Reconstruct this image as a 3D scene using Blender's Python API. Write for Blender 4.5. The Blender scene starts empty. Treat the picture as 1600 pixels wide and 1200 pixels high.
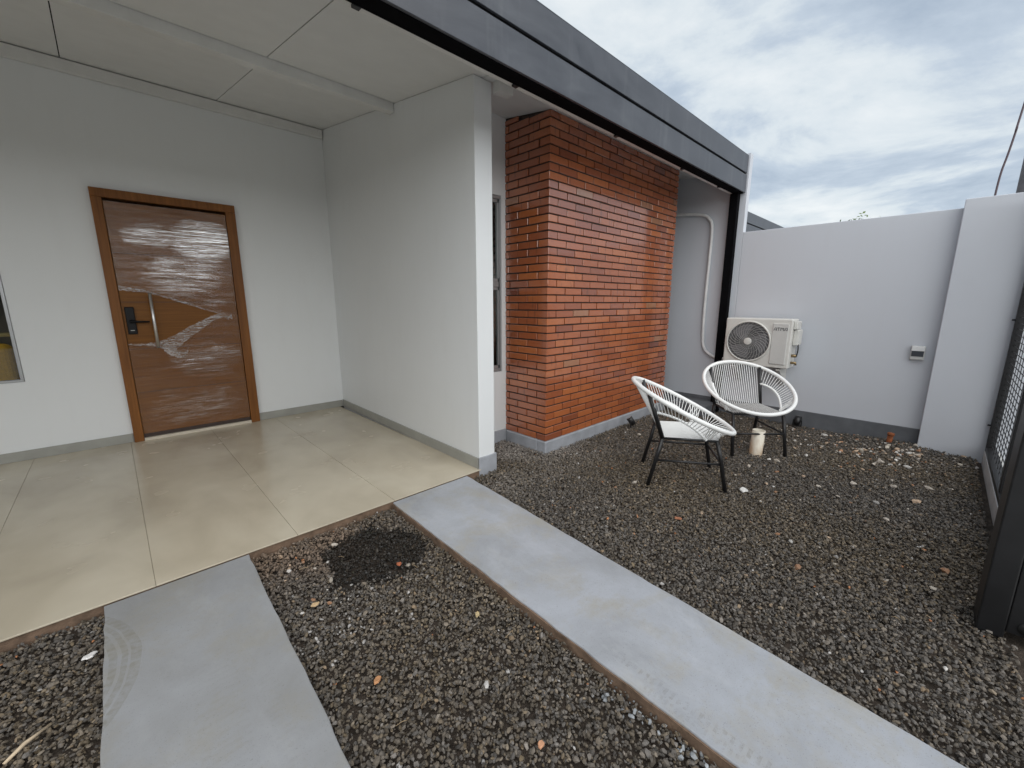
import bpy, bmesh, math, random
import numpy as np
from mathutils import Vector, Matrix, noise as mnoise
R = math.radians
random.seed(7); rng = np.random.default_rng(7)
scn = bpy.context.scene
col = scn.collection

# ------------------------------------------------------------------ camera
cd = bpy.data.cameras.new('camera'); cam = bpy.data.objects.new('camera', cd); col.objects.link(cam)
cam.location = (0, 0, 1.4)
cam.rotation_euler = (R(90 - 11.18), 0, R(-43.9))
cd.sensor_width = 36; cd.lens = 646 * 36 / 1600; cd.clip_start = 0.02; cd.clip_end = 800
scn.camera = cam

# ------------------------------------------------------------------ light
SUN_EL, SUN_AZ = 36, 205          # azimuth clockwise from +Y
sd = bpy.data.lights.new('sun', 'SUN'); sd.energy = 1.5; sd.angle = R(100); sd.color = (1.0, .97, .93)
sun = bpy.data.objects.new('sun', sd); col.objects.link(sun)
sdir = Vector((math.sin(R(SUN_AZ)) * math.cos(R(SUN_EL)), math.cos(R(SUN_AZ)) * math.cos(R(SUN_EL)), math.sin(R(SUN_EL))))
sun.rotation_euler = (-sdir).to_track_quat('-Z', 'Y').to_euler()

w = bpy.data.worlds.new('World'); scn.world = w; w.use_nodes = True
nt = w.node_tree; nt.nodes.clear()
def wn(t, **k):
    n = nt.nodes.new(t)
    for a, b in k.items(): setattr(n, a, b)
    return n
def wl(a, b): nt.links.new(a, b)
out = wn('ShaderNodeOutputWorld'); bg = wn('ShaderNodeBackground'); bg.inputs[1].default_value = 0.1
wl(bg.outputs[0], out.inputs[0])
sky = wn('ShaderNodeTexSky', sky_type='NISHITA', sun_disc=False, sun_elevation=R(SUN_EL), sun_rotation=R(SUN_AZ), air_density=1.0, dust_density=2.0)
tc = wn('ShaderNodeTexCoord'); sep = wn('ShaderNodeSeparateXYZ'); wl(tc.outputs['Generated'], sep.inputs[0])
mx = wn('ShaderNodeMath', operation='MAXIMUM'); wl(sep.outputs[2], mx.inputs[0]); mx.inputs[1].default_value = 0.0
ad = wn('ShaderNodeMath', operation='ADD'); wl(mx.outputs[0], ad.inputs[0]); ad.inputs[1].default_value = 0.10
dx = wn('ShaderNodeMath', operation='DIVIDE'); wl(sep.outputs[0], dx.inputs[0]); wl(ad.outputs[0], dx.inputs[1])
dy = wn('ShaderNodeMath', operation='DIVIDE'); wl(sep.outputs[1], dy.inputs[0]); wl(ad.outputs[0], dy.inputs[1])
cb = wn('ShaderNodeCombineXYZ'); wl(dx.outputs[0], cb.inputs[0]); wl(dy.outputs[0], cb.inputs[1]); cb.inputs[2].default_value = 5.1
n1 = wn('ShaderNodeTexNoise'); n1.inputs['Scale'].default_value = .95; n1.inputs['Detail'].default_value = 11; n1.inputs['Roughness'].default_value = .60; n1.inputs['Distortion'].default_value = .25
wl(cb.outputs[0], n1.inputs['Vector'])
rp = wn('ShaderNodeValToRGB'); wl(n1.outputs[0], rp.inputs[0])
e = rp.color_ramp.elements
e[0].position = .35; e[0].color = (.27, .325, .395, 1)
e[1].position = .64; e[1].color = (.575, .60, .61, 1)
q = e.new(.46); q.color = (.36, .415, .478, 1)
q = e.new(.53); q.color = (.475, .52, .55, 1)
sc = wn('ShaderNodeVectorMath', operation='SCALE'); wl(rp.outputs[0], sc.inputs[0]); sc.inputs['Scale'].default_value = 7.9
mix = wn('ShaderNodeMix', data_type='RGBA'); mix.inputs[0].default_value = .95
wl(sky.outputs[0], mix.inputs[6]); wl(sc.outputs[0], mix.inputs[7]); wl(mix.outputs[2], bg.inputs[0])

scn.render.engine = 'CYCLES'
scn.view_settings.view_transform = 'Standard'; scn.view_settings.look = 'None'
scn.view_settings.gamma = 1; scn.view_settings.use_curve_mapping = False
scn.view_settings.exposure = 0.97

# ------------------------------------------------------------------ materials
class MT:
    """small node-material builder"""
    def __init__(s, name, rough=.5, spec=.5, metal=0.0, coat=0.0, coat_rough=.1):
        s.m = bpy.data.materials.new(name); s.m.use_nodes = True; s.t = s.m.node_tree; s.t.nodes.clear()
        s.out = s.n('ShaderNodeOutputMaterial'); s.p = s.n('ShaderNodeBsdfPrincipled'); s.l(s.p.outputs[0], s.out.inputs[0])
        s.p.inputs['Roughness'].default_value = rough; s.p.inputs['Specular IOR Level'].default_value = spec
        s.p.inputs['Metallic'].default_value = metal; s.p.inputs['Coat Weight'].default_value = coat; s.p.inputs['Coat Roughness'].default_value = coat_rough
    def n(s, t, **k):
        n = s.t.nodes.new(t)
        for a, b in k.items(): setattr(n, a, b)
        return n
    def l(s, a, b): s.t.links.new(a, b)
    def pos(s): return s.n('ShaderNodeNewGeometry').outputs['Position']
    def scaled(s, v, sx, sy, sz):
        k = s.n('ShaderNodeVectorMath', operation='MULTIPLY'); s.l(v, k.inputs[0]); k.inputs[1].default_value = (sx, sy, sz); return k.outputs[0]
    def noise(s, v, scale, detail=4, rough=.55, dist=0.0):
        k = s.n('ShaderNodeTexNoise'); s.l(v, k.inputs['Vector']); k.inputs['Scale'].default_value = scale
        k.inputs['Detail'].default_value = detail; k.inputs['Roughness'].default_value = rough; k.inputs['Distortion'].default_value = dist
        return k.outputs[0]
    def ramp(s, f, stops):
        k = s.n('ShaderNodeValToRGB'); s.l(f, k.inputs[0]); e = k.color_ramp.elements
        while len(e) < len(stops): e.new(.5)
        for i, (p, c) in enumerate(stops):
            e[i].position = p; e[i].color = (c, c, c, 1) if isinstance(c, (int, float)) else (*c, 1)
        return k.outputs[0]
    def math(s, op, a, b=None, clamp=False):
        k = s.n('ShaderNodeMath', operation=op); k.use_clamp = clamp
        for i, x in enumerate((a, b)):
            if x is None: continue
            if isinstance(x, (int, float)): k.inputs[i].default_value = x
            else: s.l(x, k.inputs[i])
        return k.outputs[0]
    def mix(s, f, a, b, blend='MIX'):
        k = s.n('ShaderNodeMix', data_type='RGBA', blend_type=blend)
        for i, x in ((0, f), (6, a), (7, b)):
            if isinstance(x, (int, float)): k.inputs[i].default_value = x
            elif isinstance(x, tuple): k.inputs[i].default_value = (*x, 1)
            else: s.l(x, k.inputs[i])
        return k.outputs[2]
    def attr(s, name): return s.n('ShaderNodeAttribute', attribute_name=name)
    def color(s, x):
        if isinstance(x, tuple): s.p.inputs['Base Color'].default_value = (*x, 1)
        else: s.l(x, s.p.inputs['Base Color'])
        return s
    def rough(s, x): s.l(x, s.p.inputs['Roughness']); return s
    def bump(s, h, strength=.2, dist=.01):
        k = s.n('ShaderNodeBump'); k.inputs['Strength'].default_value = strength; k.inputs['Distance'].default_value = dist
        s.l(h, k.inputs['Height']); s.l(k.outputs[0], s.p.inputs['Normal']); return s

def mottled(name, c, amt=.12, scale=6, rough=.5, bump=.08, bscale=160, bdist=.002, **k):
    m = MT(name, rough, **k); p = m.pos()
    f = m.noise(p, scale, 5)
    lo = tuple(x * (1 - amt) for x in c); hi = tuple(min(1, x * (1 + amt)) for x in c)
    m.color(m.ramp(f, [(.3, lo), (.7, hi)]))
    if bump: m.bump(m.noise(p, bscale, 3), bump, bdist)
    return m

M = {}
def wallpaint(name, c):
    m = MT(name, .42, .4); p = m.pos()
    f = m.noise(p, 1.1, 3); g = m.noise(m.scaled(p, 1, 1, .25), 9, 4)
    base = m.ramp(f, [(.25, tuple(x * .965 for x in c)), (.75, c)])
    base = m.mix(m.ramp(g, [(.5, 0.0), (.85, .05)]), base, (.45, .42, .38))
    m.color(base); h = m.math('ADD', m.noise(p, 210, 2), m.math('MULTIPLY', m.noise(p, 14, 2), 1.5))
    return m.bump(h, .10, .003)
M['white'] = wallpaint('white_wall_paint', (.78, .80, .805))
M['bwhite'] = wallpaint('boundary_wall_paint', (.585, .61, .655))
M['ceiling'] = mottled('ceiling_panel', (.76, .765, .755), .03, 5, .5, .04)
M['whitesteel'] = mottled('white_steel_paint', (.70, .70, .68), .05, 8, .4, .03)
M['skirting'] = mottled('floor_skirting_tile', (.33, .33, .30), .08, 8, .3, .03)
M['plinth'] = mottled('grey_plinth_paint', (.34, .355, .385), .16, 7, .45, .25, 45, .006)
M['dplinth'] = mottled('dark_plinth_paint', (.12, .127, .138), .16, 7, .45, .25, 45, .006)
M['black'] = mottled('black_steel', (.012, .012, .013), .2, 20, .38, .03)
M['blackmatt'] = mottled('matt_black_steel', (.005, .005, .006), .2, 20, .8, .03, spec=.03)
M['gateblack'] = mottled('gate_black_steel', (.009, .009, .010), .3, 9, .45, .08, 60, .003)
M['joint'] = mottled('dark_joint', (.02, .02, .02), .2, 20, .9, 0)

m = MT('fascia_sheet', .34, .5); p = m.pos()
f = m.noise(m.scaled(p, 1.3, 1, 3.0), 1.5, 5, .6, .6); g = m.noise(m.scaled(p, 7, 7, .6), 1.6, 4)
m.color(m.mix(m.ramp(g, [(.55, 0.0), (.8, .35)]), m.ramp(f, [(.3, (.046, .050, .061)), (.55, (.069, .075, .089)), (.75, (.095, .104, .119))]), (.15, .158, .168)))
m.rough(m.ramp(f, [(.3, .30), (.7, .48)])); m.bump(m.noise(m.scaled(p, 1, 1, 2), 2.2, 2), .12, .02); M['fascia'] = m

m = MT('floor_tile', .22, .5); p = m.pos()
a = m.attr('tone').outputs['Fac']
f = m.noise(m.scaled(p, 1.6, 1, 1), 1.5, 4, .5, .5); g = m.noise(p, 5, 2, .45)
c1 = m.ramp(f, [(.28, (.46, .405, .31)), (.5, (.55, .49, .38)), (.72, (.61, .555, .44))])
c1 = m.mix(m.ramp(g, [(.45, 0.0), (.75, .22)]), c1, (.46, .40, .31))
m.color(m.mix(1.0, c1, m.ramp(a, [(0, .95), (1, 1.03)]), 'MULTIPLY'))
m.rough(m.ramp(m.noise(p, 4, 2, .5), [(.3, .21), (.7, .28)])); m.bump(m.noise(p, 60, 3), .03, .002); M['tile'] = m
M['mortaredge'] = mottled('brown_mortar_edge', (.165, .108, .072), .35, 18, .9, .6, 70, .006)
M['grout'] = mottled('tile_grout', (.26, .23, .18), .2, 30, .9, 0)

# driveway strip paint: worn grey, tyre marks of its own shape
m = MT('grey_strip_paint', .55, .35); p = m.pos(); s_ = m.n('ShaderNodeSeparateXYZ'); m.l(p, s_.inputs[0])
f = m.noise(p, 2.2, 6, .62, .4); g = m.noise(p, 38, 5, .7)
base = m.ramp(f, [(.28, (.29, .30, .315)), (.5, (.365, .38, .41)), (.72, (.43, .452, .495))])
dirt = m.ramp(m.math('ADD', m.math('MULTIPLY', m.noise(p, 3.1, 5, .65, .5), .75), m.math('MULTIPLY', g, .25)), [(.48, 0.0), (.66, .75)])
base = m.mix(dirt, base, (.36, .34, .29))
fleck = m.ramp(m.noise(p, 120, 2), [(.70, 0.0), (.76, .5)]); base = m.mix(fleck, base, (.12, .11, .10))
pore = m.ramp(m.noise(p, 260, 1), [(.66, 0.0), (.72, .45)]); base = m.mix(pore, base, (.16, .155, .15))
rub = m.ramp(m.noise(m.scaled(p, 1, .35, 1), 7.0, 7, .72, .15), [(.52, 0.0), (.70, .35)]); base = m.mix(rub, base, (.50, .515, .54))
left = m.math('MULTIPLY', m.math('LESS_THAN', s_.outputs[0], .8), m.ramp(m.noise(p, 1.3, 4), [(.25, .65), (.7, .3)])); base = m.mix(left, base, (.22, .215, .20))
def arc_band(cx, cy, r0, r1, y0, y1, pitch):
    dxx = m.math('SUBTRACT', s_.outputs[0], cx); dyy = m.math('SUBTRACT', s_.outputs[1], cy)
    r = m.math('SQRT', m.math('ADD', m.math('MULTIPLY', dxx, dxx), m.math('MULTIPLY', dyy, dyy)))
    r = m.math('ADD', r, m.math('MULTIPLY', m.math('SUBTRACT', m.noise(p, 9, 2), .5), .012))
    k = m.math('MULTIPLY', m.math('GREATER_THAN', r, r0), m.math('LESS_THAN', r, r1))
    k = m.math('MULTIPLY', k, m.math('MULTIPLY', m.math('GREATER_THAN', s_.outputs[1], y0), m.math('LESS_THAN', s_.outputs[1], y1)))
    tr = m.math('SINE', m.math('ADD', m.math('MULTIPLY', s_.outputs[1], 6.283 / pitch), m.math('MULTIPLY', r, 40.0)))
    tr = m.math('ADD', m.math('MULTIPLY', tr, .2), .75)
    return m.math('MULTIPLY', m.math('MULTIPLY', k, tr), m.ramp(g, [(.35, .15), (.6, 1.0)]))
CX, CY = -.72, 2.12
tot = None
for r0, r1, y0, y1 in ((.535, .56, 1.7, 2.6), (.573, .592, 1.65, 2.6), (.60, .632, 1.6, 2.55)):
    b = arc_band(CX, CY, r0, r1, y0, y1, .035); tot = b if tot is None else m.math('MAXIMUM', tot, b)
# straight tread print along the second strip and a faint one on the first
def line_band(x0, slope, wid, y0, y1, pitch, amp):
    u = m.math('SUBTRACT', s_.outputs[0], m.math('ADD', x0, m.math('MULTIPLY', s_.outputs[1], slope)))
    u = m.math('ABSOLUTE', m.math('ADD', u, m.math('MULTIPLY', m.math('SUBTRACT', m.noise(p, 14, 2), .5), .02)))
    k = m.math('MULTIPLY', m.math('LESS_THAN', u, wid), m.math('MULTIPLY', m.math('GREATER_THAN', s_.outputs[1], y0), m.math('LESS_THAN', s_.outputs[1], y1)))
    tr = m.math('GREATER_THAN', m.math('SINE', m.math('MULTIPLY', s_.outputs[1], 6.283 / pitch)), .1)
    return m.math('MULTIPLY', m.math('MULTIPLY', k, tr), m.math('MULTIPLY', m.ramp(g, [(.4, 0.0), (.6, 1.0)]), amp))
for args in ((1.272, .04, .016, -.4, .75, .026, .55), (1.232, .04, .012, -.4, .6, .02, .3), (.02, .05, .07, .3, 1.85, .03, .17), (.17, .05, .03, .3, 1.6, .026, .15), (1.50, .06, .05, -.4, 1.2, .03, .08)):
    tot = m.math('MAXIMUM', tot, line_band(*args))
base = m.mix(m.math('MULTIPLY', tot, .62), base, (.20, .19, .16))
m.color(base); m.rough(m.ramp(f, [(.3, .68), (.7, .48)])); m.bump(m.math('ADD', g, m.math('MULTIPLY', m.noise(p, 300, 2), .6)), .22, .003); M['strip'] = m

m = MT('varnished_brick', .55, .4, coat=1.0, coat_rough=.12); m.p.inputs['Coat IOR'].default_value = 1.9; p = m.pos(); a = m.attr('tone').outputs['Fac']
c1 = m.ramp(a, [(0.0, (.18, .048, .022)), (.18, (.29, .076, .026)), (.5, (.39, .105, .029)), (.8, (.45, .132, .036)), (.95, (.46, .175, .06)), (1.0, (.29, .14, .08))])
g = m.noise(p, 26, 6, .65); st = m.noise(m.scaled(p, 30, 30, 5), 1.0, 3)
c1 = m.mix(m.ramp(g, [(.52, 0.0), (.78, .35)]), c1, (.20, .055, .024))
c1 = m.mix(m.ramp(st, [(.60, 0.0), (.72, .5)]), c1, (.11, .04, .02))
m.color(c1); m.bump(m.math('ADD', m.noise(p, 90, 4), m.math('MULTIPLY', m.noise(p, 17, 2), 1.4)), .16, .003); M['brick'] = m
M['mortar'] = mottled('brick_mortar', (.042, .030, .024), .3, 40, .85, .4, 120, .003)

m = MT('soil', .95, .2); p = m.pos()
m.color(m.ramp(m.noise(p, 12, 8, .7), [(.3, (.035, .029, .023)), (.5, (.075, .060, .048)), (.75, (.14, .11, .09))])); m.bump(m.noise(p, 70, 5, .7), .8, .02); M['soil'] = m
m = MT('gravel_stone', .72, .35); p = m.pos(); a = m.attr('stone_color').outputs['Color']
m.color(m.mix(m.ramp(m.noise(p, 130, 4), [(.35, 0.0), (.8, .35)]), a, m.mix(1.0, a, (1.9, 1.75, 1.6), 'MULTIPLY'))); m.bump(m.noise(p, 260, 3), .3, .002)
m.rough(m.ramp(m.attr('wet').outputs['Fac'], [(0, .72), (1, .38)])); M['stone'] = m
m = MT('rubble', .85, .3); m.color(m.mix(m.ramp(m.noise(m.pos(), 60, 3), [(.4, 0.), (.8, .4)]), m.attr('stone_color').outputs['Color'], (.35, .30, .25))); M['rubble'] = m

m = MT('door_wood', .45, .25); p = m.pos()
gr = m.noise(m.scaled(p, 34, 34, 1.3), 1.0, 6, .6, .6); g2 = m.noise(m.scaled(p, 6, 6, .7), 1.0, 3)
m.color(m.mix(m.ramp(g2, [(.35, 0.), (.7, .5)]), m.ramp(gr, [(.3, (.15, .055, .013)), (.6, (.25, .098, .024)), (.8, (.29, .12, .032))]), (.155, .06, .017))); m.bump(gr, .06, .002); M['frame_wood'] = m
m = MT('door_leaf_wood', .42, .25); p = m.pos()
gr = m.noise(m.scaled(p, 2.0, 30, 46), 1.0, 6, .6, .5); g2 = m.noise(m.scaled(p, 1, 1, 2.4), 1.5, 3)
m.color(m.mix(m.ramp(g2, [(.35, 0.), (.7, .45)]), m.ramp(gr, [(.3, (.14, .052, .007)), (.6, (.215, .084, .011)), (.8, (.25, .102, .015))]), (.155, .058, .008))); m.bump(gr, .05, .002); M['leaf_wood'] = m

# cling film: clear sheet with stretched wrinkles that scatter light
m = bpy.data.materials.new('stretch_film'); m.use_nodes = True
class F(MT):
    def __init__(s, m): s.m = m; s.t = m.node_tree; s.t.nodes.clear()
f_ = F(m); p = f_.pos()
o_ = f_.n('ShaderNodeOutputMaterial'); tr = f_.n('ShaderNodeBsdfTransparent'); tr.inputs[0].default_value = (.93, .90, .88, 1)
gl = f_.n('ShaderNodeBsdfGlossy'); gl.inputs['Roughness'].default_value = .10; gl.inputs['Color'].default_value = (.95, .95, .95, 1)
df = f_.n('ShaderNodeBsdfDiffuse'); df.inputs[0].default_value = (.62, .56, .53, 1)
wr = f_.noise(f_.scaled(p, 3.2, 3.2, 150), 1.0, 6, .66, .35); big = f_.noise(f_.scaled(p, 1.7, 1.7, 3.4), 1.0, 3); med = f_.noise(f_.scaled(p, 6, 6, 22), 1.0, 3, .5, 1.2)
fine = f_.noise(f_.scaled(p, 9, 9, 210), 1.0, 4, .6, .6)
sp = f_.n('ShaderNodeSeparateXYZ'); f_.l(p, sp.inputs[0])
def glaremask(cx, cz, rx, rz):       # film glare placed by spot: wrinkles made shinier and paler there
    dx_ = f_.math('DIVIDE', f_.math('SUBTRACT', sp.outputs[0], cx), rx); dz_ = f_.math('DIVIDE', f_.math('SUBTRACT', sp.outputs[2], cz), rz)
    return f_.math('SUBTRACT', 1.0, f_.math('ADD', f_.math('MULTIPLY', dx_, dx_), f_.math('MULTIPLY', dz_, dz_)), True)
bp = f_.n('ShaderNodeBump'); bp.inputs['Strength'].default_value = .22; bp.inputs['Distance'].default_value = .006
f_.l(f_.math('ADD', wr, f_.math('MULTIPLY', med, 1.2)), bp.inputs['Height']); f_.l(bp.outputs[0], gl.inputs['Normal']); f_.l(bp.outputs[0], df.inputs['Normal'])
mk = None
for c_, a_ in (((.80, 2.03, .34, .27), 1.9), ((.42, 2.04, .30, .15), 1.25), ((.64, 1.66, .46, .28), 1.05), ((.70, .80, .46, .30), .85), ((.58, .30, .55, .30), .75), ((.84, 1.40, .2, .2), .6)):
    k_ = f_.math('MULTIPLY', glaremask(*c_), a_); mk = k_ if mk is None else f_.math('MAXIMUM', mk, k_)
rag = f_.noise(f_.scaled(p, 5, 5, 34), 1.0, 4, .6, .4); rag2 = f_.noise(f_.scaled(p, 3.5, 3.5, 7), 1.0, 3)
mk = f_.math('SUBTRACT', mk, f_.math('ADD', f_.math('MULTIPLY', rag, 1.1), f_.math('SUBTRACT', f_.math('MULTIPLY', rag2, .9), .62)), True)
lines = f_.math('MAXIMUM', f_.ramp(wr, [(.50, 0.0), (.60, 1.0)]), f_.math('MULTIPLY', f_.ramp(fine, [(.54, 0.0), (.62, 1.0)]), .6))
streak = f_.math('MULTIPLY', lines, f_.math('ADD', mk, .03))
m1 = f_.n('ShaderNodeMixShader'); f_.l(f_.math('ADD', f_.math('MULTIPLY', streak, .60), f_.math('ADD', f_.math('MULTIPLY', mk, .07), .03), True), m1.inputs[0]); f_.l(tr.outputs[0], m1.inputs[1]); f_.l(gl.outputs[0], m1.inputs[2])
m2 = f_.n('ShaderNodeMixShader'); f_.l(f_.math('ADD', f_.math('MULTIPLY', streak, .12), f_.ramp(big, [(.35, .008), (.75, .03)])), m2.inputs[0]); f_.l(m1.outputs[0], m2.inputs[1]); f_.l(df.outputs[0], m2.inputs[2])
f_.l(m2.outputs[0], o_.inputs[0])
M['film'] = f_
def filmfold():
    m = bpy.data.materials.new('gathered_film'); m.use_nodes = True; k = F(m); p = k.pos()
    o = k.n('ShaderNodeOutputMaterial'); t = k.n('ShaderNodeBsdfTransparent'); q = k.n('ShaderNodeBsdfPrincipled')
    q.inputs['Base Color'].default_value = (.72, .68, .66, 1); q.inputs['Roughness'].default_value = .15; q.inputs['Specular IOR Level'].default_value = .9
    x = k.n('ShaderNodeMixShader'); k.l(k.ramp(k.noise(k.scaled(p, 14, 14, 60), 1., 4, .6, 1.2), [(.40, .06), (.66, .6)]), x.inputs[0]); k.l(t.outputs[0], x.inputs[1]); k.l(q.outputs[0], x.inputs[2]); k.l(x.outputs[0], o.inputs[0])
    return k
M['fold'] = filmfold()

M['chrome'] = MT('brushed_steel', .36, .5, 1.0).color((.72, .72, .72))
M['lock'] = MT('black_lock_plastic', .4, .25).color((.006, .0065, .008))
M['threshold'] = mottled('pale_stone_threshold', (.62, .56, .46), .06, 14, .4, .05)
M['darkseal'] = MT('door_seal', .5).color((.045, .028, .022))
M['alu'] = MT('grey_aluminium', .35, .5, .6).color((.40, .41, .42))
def pane_glass():
    m = bpy.data.materials.new('window_glass'); m.use_nodes = True; k = F(m)
    o = k.n('ShaderNodeOutputMaterial'); t = k.n('ShaderNodeBsdfTransparent'); t.inputs[0].default_value = (.86, .89, .88, 1); g = k.n('ShaderNodeBsdfGlossy'); g.inputs['Roughness'].default_value = .02
    fr = k.n('ShaderNodeFresnel'); fr.inputs[0].default_value = 1.5; x = k.n('ShaderNodeMixShader'); k.l(k.math('MULTIPLY', fr.outputs[0], 1.0, True), x.inputs[0]); k.l(t.outputs[0], x.inputs[1]); k.l(g.outputs[0], x.inputs[2]); k.l(x.outputs[0], o.inputs[0])
    return k
M['glass'] = pane_glass()
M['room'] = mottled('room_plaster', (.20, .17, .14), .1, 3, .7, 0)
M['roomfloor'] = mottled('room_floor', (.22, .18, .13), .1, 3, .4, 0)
M['yellow'] = mottled('mustard_fabric', (.85, .44, .03), .12, 40, .9, .5, 400, .002)
M['tabletop'] = mottled('brass_edge', (.62, .45, .18), .1, 30, .4, 0)
M['acwhite'] = mottled('ac_casing', (.66, .655, .62), .03, 12, .38, .02)
M['acpanel'] = mottled('ac_panel', (.60, .60, .58), .03, 12, .35, .02)
M['acgrille'] = MT('ac_grille', .4).color((.34, .34, .33))
M['acdark'] = MT('ac_inside', .6).color((.10, .10, .105))
M['acblade'] = MT('ac_blade', .4).color((.20, .20, .21))
M['ink'] = MT('dark_ink', .5).color((.02, .02, .025))
M['brass'] = MT('valve_brass', .35, .5, .9).color((.30, .22, .12))
M['rubber'] = MT('black_rubber', .6).color((.02, .02, .02))
m = MT('pipe_insulation', .6); p = m.pos(); m.color(m.ramp(m.noise(p, 14, 3), [(.3, (.66, .67, .67)), (.7, (.78, .79, .79))])); m.bump(m.noise(m.scaled(p, 1, 1, 2.5), 26, 2), .5, .006); M['insul'] = m
M['cord'] = MT('white_pvc_cord', .4, .5).color((.87, .88, .87))
M['chairblack'] = MT('black_chair_tube', .35).color((.014, .014, .015))
m = MT('dirty_pvc', .45); p = m.pos(); s2 = m.n('ShaderNodeSeparateXYZ'); m.l(p, s2.inputs[0])
dm = m.math('ADD', m.ramp(m.math('MULTIPLY', m.math('ADD', s2.outputs[2], .05), 4.0), [(.0, .55), (.7, .1)]), m.math('SUBTRACT', m.noise(m.scaled(p, 8, 8, 4), 2.0, 4), .5))
m.color(m.mix(m.ramp(dm, [(.15, 0.), (.6, .8)]), (.74, .69, .58), (.42, .27, .15))); M['pvc'] = m
M['rust'] = mottled('rusty_steel', (.27, .085, .03), .5, 40, .9, .6, 120, .004)
M['boxgrey'] = MT('outlet_grey', .4).color((.50, .50, .49)); M['boxwhite'] = MT('outlet_white', .35).color((.72, .73, .73)); M['boxdark'] = MT('outlet_window', .2).color((.05, .055, .065))
M['lens'] = MT('spot_lens', .1).color((.35, .35, .36))
M['sidewalk'] = mottled('street_pavement', (.46, .45, .43), .12, 3, .8, .2, 60, .004)
M['kerb'] = mottled('white_kerb', (.52, .52, .51), .12, 8, .7, .2, 60, .004)
M['concretepole'] = mottled('concrete_pole', (.16, .155, .165), .15, 6, .8, .2, 60, .004)
M['cable'] = MT('cable_sheath', .5).color((.09, .06, .07))
m = MT('leaf_green', .55, .3); m.color(m.ramp(m.attr('tone').outputs['Fac'], [(0, (.045, .085, .018)), (1, (.12, .17, .04))])); M['leaf'] = m
M['bark'] = mottled('bark', (.09, .065, .045), .3, 12, .9, .5, 40, .01)

# ------------------------------------------------------------------ mesh helpers
class MB:
    def __init__(s): s.v = []; s.f = []; s.sm = []; s.tone = []
    def add(s, vs, fs, smooth=False, tone=0.0):
        b = len(s.v); s.v += [tuple(v) for v in vs]; s.tone += [tone] * len(vs)
        s.f += [tuple(b + i for i in f) for f in fs]; s.sm += [smooth] * len(fs); return s
    def box(s, x0, y0, z0, x1, y1, z1, tone=0.0):
        vs = [(x0, y0, z0), (x1, y0, z0), (x1, y1, z0), (x0, y1, z0), (x0, y0, z1), (x1, y0, z1), (x1, y1, z1), (x0, y1, z1)]
        return s.add(vs, [(0, 3, 2, 1), (4, 5, 6, 7), (0, 1, 5, 4), (1, 2, 6, 5), (2, 3, 7, 6), (3, 0, 4, 7)], False, tone)
    def prism(s, poly, z0, z1):
        n = len(poly)
        z0 = z0 if callable(z0) else (lambda x, y, z=z0: z); z1 = z1 if callable(z1) else (lambda x, y, z=z1: z)
        vs = [(x, y, z0(x, y)) for x, y in poly] + [(x, y, z1(x, y)) for x, y in poly]
        fs = [tuple(reversed(range(n))), tuple(range(n, 2 * n))] + [(i, (i + 1) % n, n + (i + 1) % n, n + i) for i in range(n)]
        return s.add(vs, fs)
    def tube(s, pts, r, n=8, closed=False, caps=True, smooth=True):
        pts = [Vector(p) for p in pts]; L = len(pts); rr = r if isinstance(r, (list, tuple)) else [r] * L
        vs = []; up = None
        for i, p in enumerate(pts):
            if closed: t = pts[(i + 1) % L] - pts[i - 1]
            else: t = pts[min(i + 1, L - 1)] - pts[max(i - 1, 0)]
            t.normalize()
            if up is None:
                up = Vector((0, 0, 1)) if abs(t.z) < .9 else Vector((1, 0, 0))
            up = (up - t * up.dot(t))
            if up.length < 1e-5: up = t.orthogonal()
            up.normalize(); sd_ = t.cross(up)
            for k in range(n):
                a = 2 * math.pi * k / n; vs.append(p + (up * math.cos(a) + sd_ * math.sin(a)) * rr[i])
        fs = []
        for i in range(L if closed else L - 1):
            j = (i + 1) % L
            for k in range(n): fs.append((i * n + k, i * n + (k + 1) % n, j * n + (k + 1) % n, j * n + k))
        b = len(fs)
        if caps and not closed: fs += [tuple(reversed(range(n))), tuple(range((L - 1) * n, L * n))]
        s.add(vs, fs, smooth)
        return s
    def disc_ring(s, c, ax, r0, r1, n=48):
        pass
    def build(s, name, mat, parent=None, bevel=0.0, seg=2):
        me = bpy.data.meshes.new(name); me.from_pydata(s.v, [], s.f)
        me.polygons.foreach_set('use_smooth', s.sm)
        if any(s.tone):
            at = me.attributes.new('tone', 'FLOAT', 'POINT'); at.data.foreach_set('value', s.tone)
        me.materials.append(mat.m if hasattr(mat, 'm') else mat); me.update()
        o = bpy.data.objects.new(name, me); col.objects.link(o)
        if parent: o.parent = parent
        if bevel:
            b = o.modifiers.new('bevel', 'BEVEL'); b.width = bevel; b.segments = seg; b.limit_method = 'ANGLE'; b.angle_limit = R(40)
        return o
def tag(o, label=None, cat=None, group=None, kind=None):
    if label: o['label'] = label
    if cat: o['category'] = cat
    if group: o['group'] = group
    if kind: o['kind'] = kind
    return o
def empty(name, loc=(0, 0, 0), rz=0):
    o = bpy.data.objects.new(name, None); col.objects.link(o); o.location = loc; o.rotation_euler = (0, 0, rz); o.empty_display_size = .1; return o
def box(name, mat, parent, *c, bevel=0.0): return MB().box(*c).build(name, mat, parent, bevel)
def bez(p0, p1, p2, n=10):
    p0, p1, p2 = map(Vector, (p0, p1, p2)); return [p0 * (1 - t) ** 2 + p1 * 2 * t * (1 - t) + p2 * t * t for t in [i / n for i in range(n + 1)]]
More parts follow.
